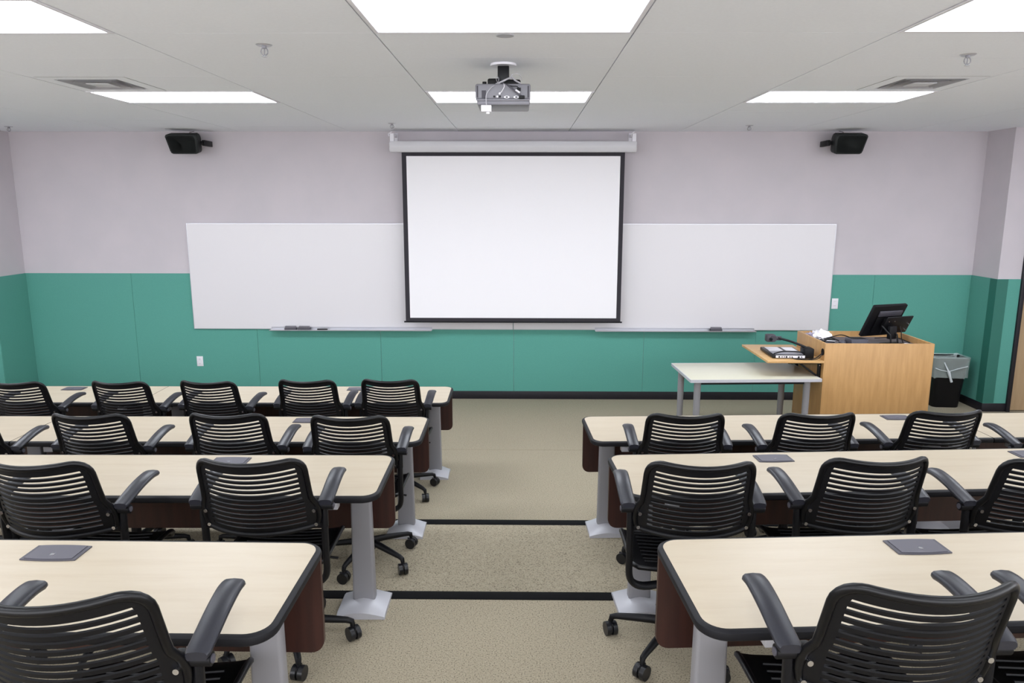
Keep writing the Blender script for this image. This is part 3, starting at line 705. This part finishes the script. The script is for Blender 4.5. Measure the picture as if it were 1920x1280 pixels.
# loose things on the lectern
t = thing('desk_phone', 'grey sloped control box standing left of the monitor on the lectern', 'control box', (3.10, 6.72, WZ), R(5))
bm = bmesh.new(); vs = box(bm, -.08, .08, -.06, .08, 0, .07, bev=.006); 
for v in bm.verts:
    if v.co.z > .03 and v.co.y < 0: v.co.y += .02
obj('housing', bm, mat('box_grey', '#3d3c46', .45), t); obj('keypad', B(-.06, .06, -.03, .06, .07, .073), m_black, t)
t.name = 'control_box'
bm = bmesh.new(); sph(bm, (0, 0, .022), .04, .8, 1.2, .55); o = obj('computer_mouse', bm, m_hatch); o.location = (2.99, 6.78, WZ); tag(o, 'dark grey mouse lying between the tissue and the control box', 'mouse')
random.seed(4)
def crumple(name, c, r, label, cat, m_, sc=(1, 1, .7)):
    bm = bmesh.new(); bmesh.ops.create_icosphere(bm, subdivisions=3, radius=r)
    for v in bm.verts:
        n = v.co.normalized(); k = 1+.28*math.sin(9*n.x+4*n.y)+.2*math.sin(13*n.y-7*n.z)+random.uniform(-.1, .1)
        v.co = Vector((v.co.x*k*sc[0], v.co.y*k*sc[1], max(v.co.z*k*sc[2], -r*.45)))
    o = obj(name, bm, m_, smooth=False); o.location = (c[0], c[1], c[2]+r*.45); tag(o, label, cat)
crumple('crumpled_tissue', (2.90, 7.06, WZ), .075, 'crumpled white tissue on the back left corner of the lectern', 'tissue', m_tissue)
crumple('crumpled_paper', (2.82, 7.12, WZ), .045, 'small lilac crumpled paper behind the white tissue on the lectern', 'paper', mat('lilac', '#a49db2', .8))
for pts, r, lab in (([(2.80, 6.9, WZ+.01), (2.86, 6.84, WZ+.03), (2.93, 6.9, WZ+.045), (3.0, 6.86, WZ+.02), (3.06, 6.93, WZ+.006)], .005, 'tangled black cable in front of the tissue on the lectern'),
                    ([(2.86, 6.99, WZ+.006), (2.96, 6.93, WZ+.05), (3.06, 6.96, WZ+.06), (3.15, 6.93, WZ+.03), (3.2, 6.98, WZ+.006)], .005, 'black cable arching behind the mouse on the lectern'),
                    ([(3.44, 7.1, WZ+.006), (3.52, 7.0, WZ+.03), (3.6, 6.97, WZ+.03), (3.66, 6.87, WZ+.006)], .004, 'thin black cable curving right of the monitor on the lectern')):
    o = obj('loose_cable', T(smooth_path(pts, 6), r, 6), m_black); tag(o, lab, 'cable')
t = thing('webcam_box', 'small silver trimmed black device on the lectern beside the tissue', 'device', (2.93, 6.93, WZ), R(-20)); obj('housing', B(-.05, .05, -.03, .03, 0, .03, bev=.006), m_dark, t); obj('trim', B(-.052, .052, -.032, -.028, .01, .02, bev=.001), m_white, t); t.name = 'small_device'
t = thing('desk_puck', 'white topped round puck near the right edge of the lectern', 'puck', (3.545, 6.7, WZ)); obj('puck_base', CY((0, 0, 0), .036, .02, 24, r2=.03), m_black, t); obj('puck_top', CY((0, 0, .02), .03, .008, 24, r2=.022), m_white, t); t.name = 'round_puck'
o = obj('white_cap', T([(3.595, 6.655, WZ+.009), (3.625, 6.69, WZ+.024)], .008, 8), m_white); tag(o, 'small white pen cap beside the round puck', 'pen cap')
o = obj('red_pen', T([(3.625, 6.69, WZ+.007), (3.672, 6.80, WZ+.007)], .006, 8), mat('red', '#d06a66', .5)); tag(o, 'thin red pen in the right corner of the lectern', 'pen')
# ------------------------------------------------------------------ trash bin with liner
t = thing('trash_bin', 'black rectangular trash bin with clear liner between lectern and green wall', 'trash bin', (4.86, 8.30, 0), R(-4)); t.scale = (.94, .94, .95)
def bin_ring(bm, w_, d_, z, r=.05): return [bm.verts.new((x, y, z)) for x, y in rrect(-w_, w_, -d_, d_, (r,)*4, 5)]
bm = bmesh.new(); rs = [bin_ring(bm, .15, .10, 0), bin_ring(bm, .155, .105, .01), bin_ring(bm, .2, .14, .58), bin_ring(bm, .206, .146, .6), bin_ring(bm, .2, .14, .605), bin_ring(bm, .194, .134, .59), bin_ring(bm, .15, .1, .02)]
for A, C in zip(rs, rs[1:]):
    for k in range(len(A)): bm.faces.new((A[k], A[(k+1) % len(A)], C[(k+1) % len(A)], C[k]))
bm.faces.new(rs[0]); bm.faces.new(rs[-1]); obj('bin_body', bm, m_black, t)
bm = bmesh.new(); random.seed(2); zs_ = [(.37, .203), (.41, .205), (.48, .208), (.56, .213), (.612, .217), (.62, .206), (.58, .19), (.45, .18)]
pts0 = rrect(-1, 1, -1, 1, (.3,)*4, 8); rs = []
for z, w_ in zs_:
    d_ = w_-.06; row = []
    for i, (x, y) in enumerate(pts0):
        j = random.uniform(-.003, .005) if z < .6 else 0
        zz_ = z+(.03*math.sin(i*.7)+.05*max(0, -x) if z < .35 else (.008*math.sin(i*1.1) if z < .6 else .004*math.sin(i*.9)))
        row.append(bm.verts.new((x*(w_+j), y*(d_+j), zz_)))
    rs.append(row)
for A, C in zip(rs, rs[1:]):
    for k in range(len(A)): bm.faces.new((A[k], A[(k+1) % len(A)], C[(k+1) % len(A)], C[k]))
ln = obj('bin_liner', bm, m_liner, t, ang=20)
bm = bmesh.new(); tube(bm, smooth_path([(-.10, -.158, .56), (-.07, -.168, .5), (-.045, -.172, .45), (-.02, -.172, .38), (.0, -.17, .33)], 4), [.007]*4+[.009]*4+[.016]*3+[.012]*3+[.014]*3, 8)
tube(bm, smooth_path([(-.05, -.172, .455), (.05, -.175, .49), (.17, -.165, .52)], 4), .004, 6); tube(bm, smooth_path([(-.05, -.172, .455), (-.13, -.165, .47), (-.19, -.15, .49)], 4), .004, 6)
obj('liner_knot', bm, m_linerw, ln)
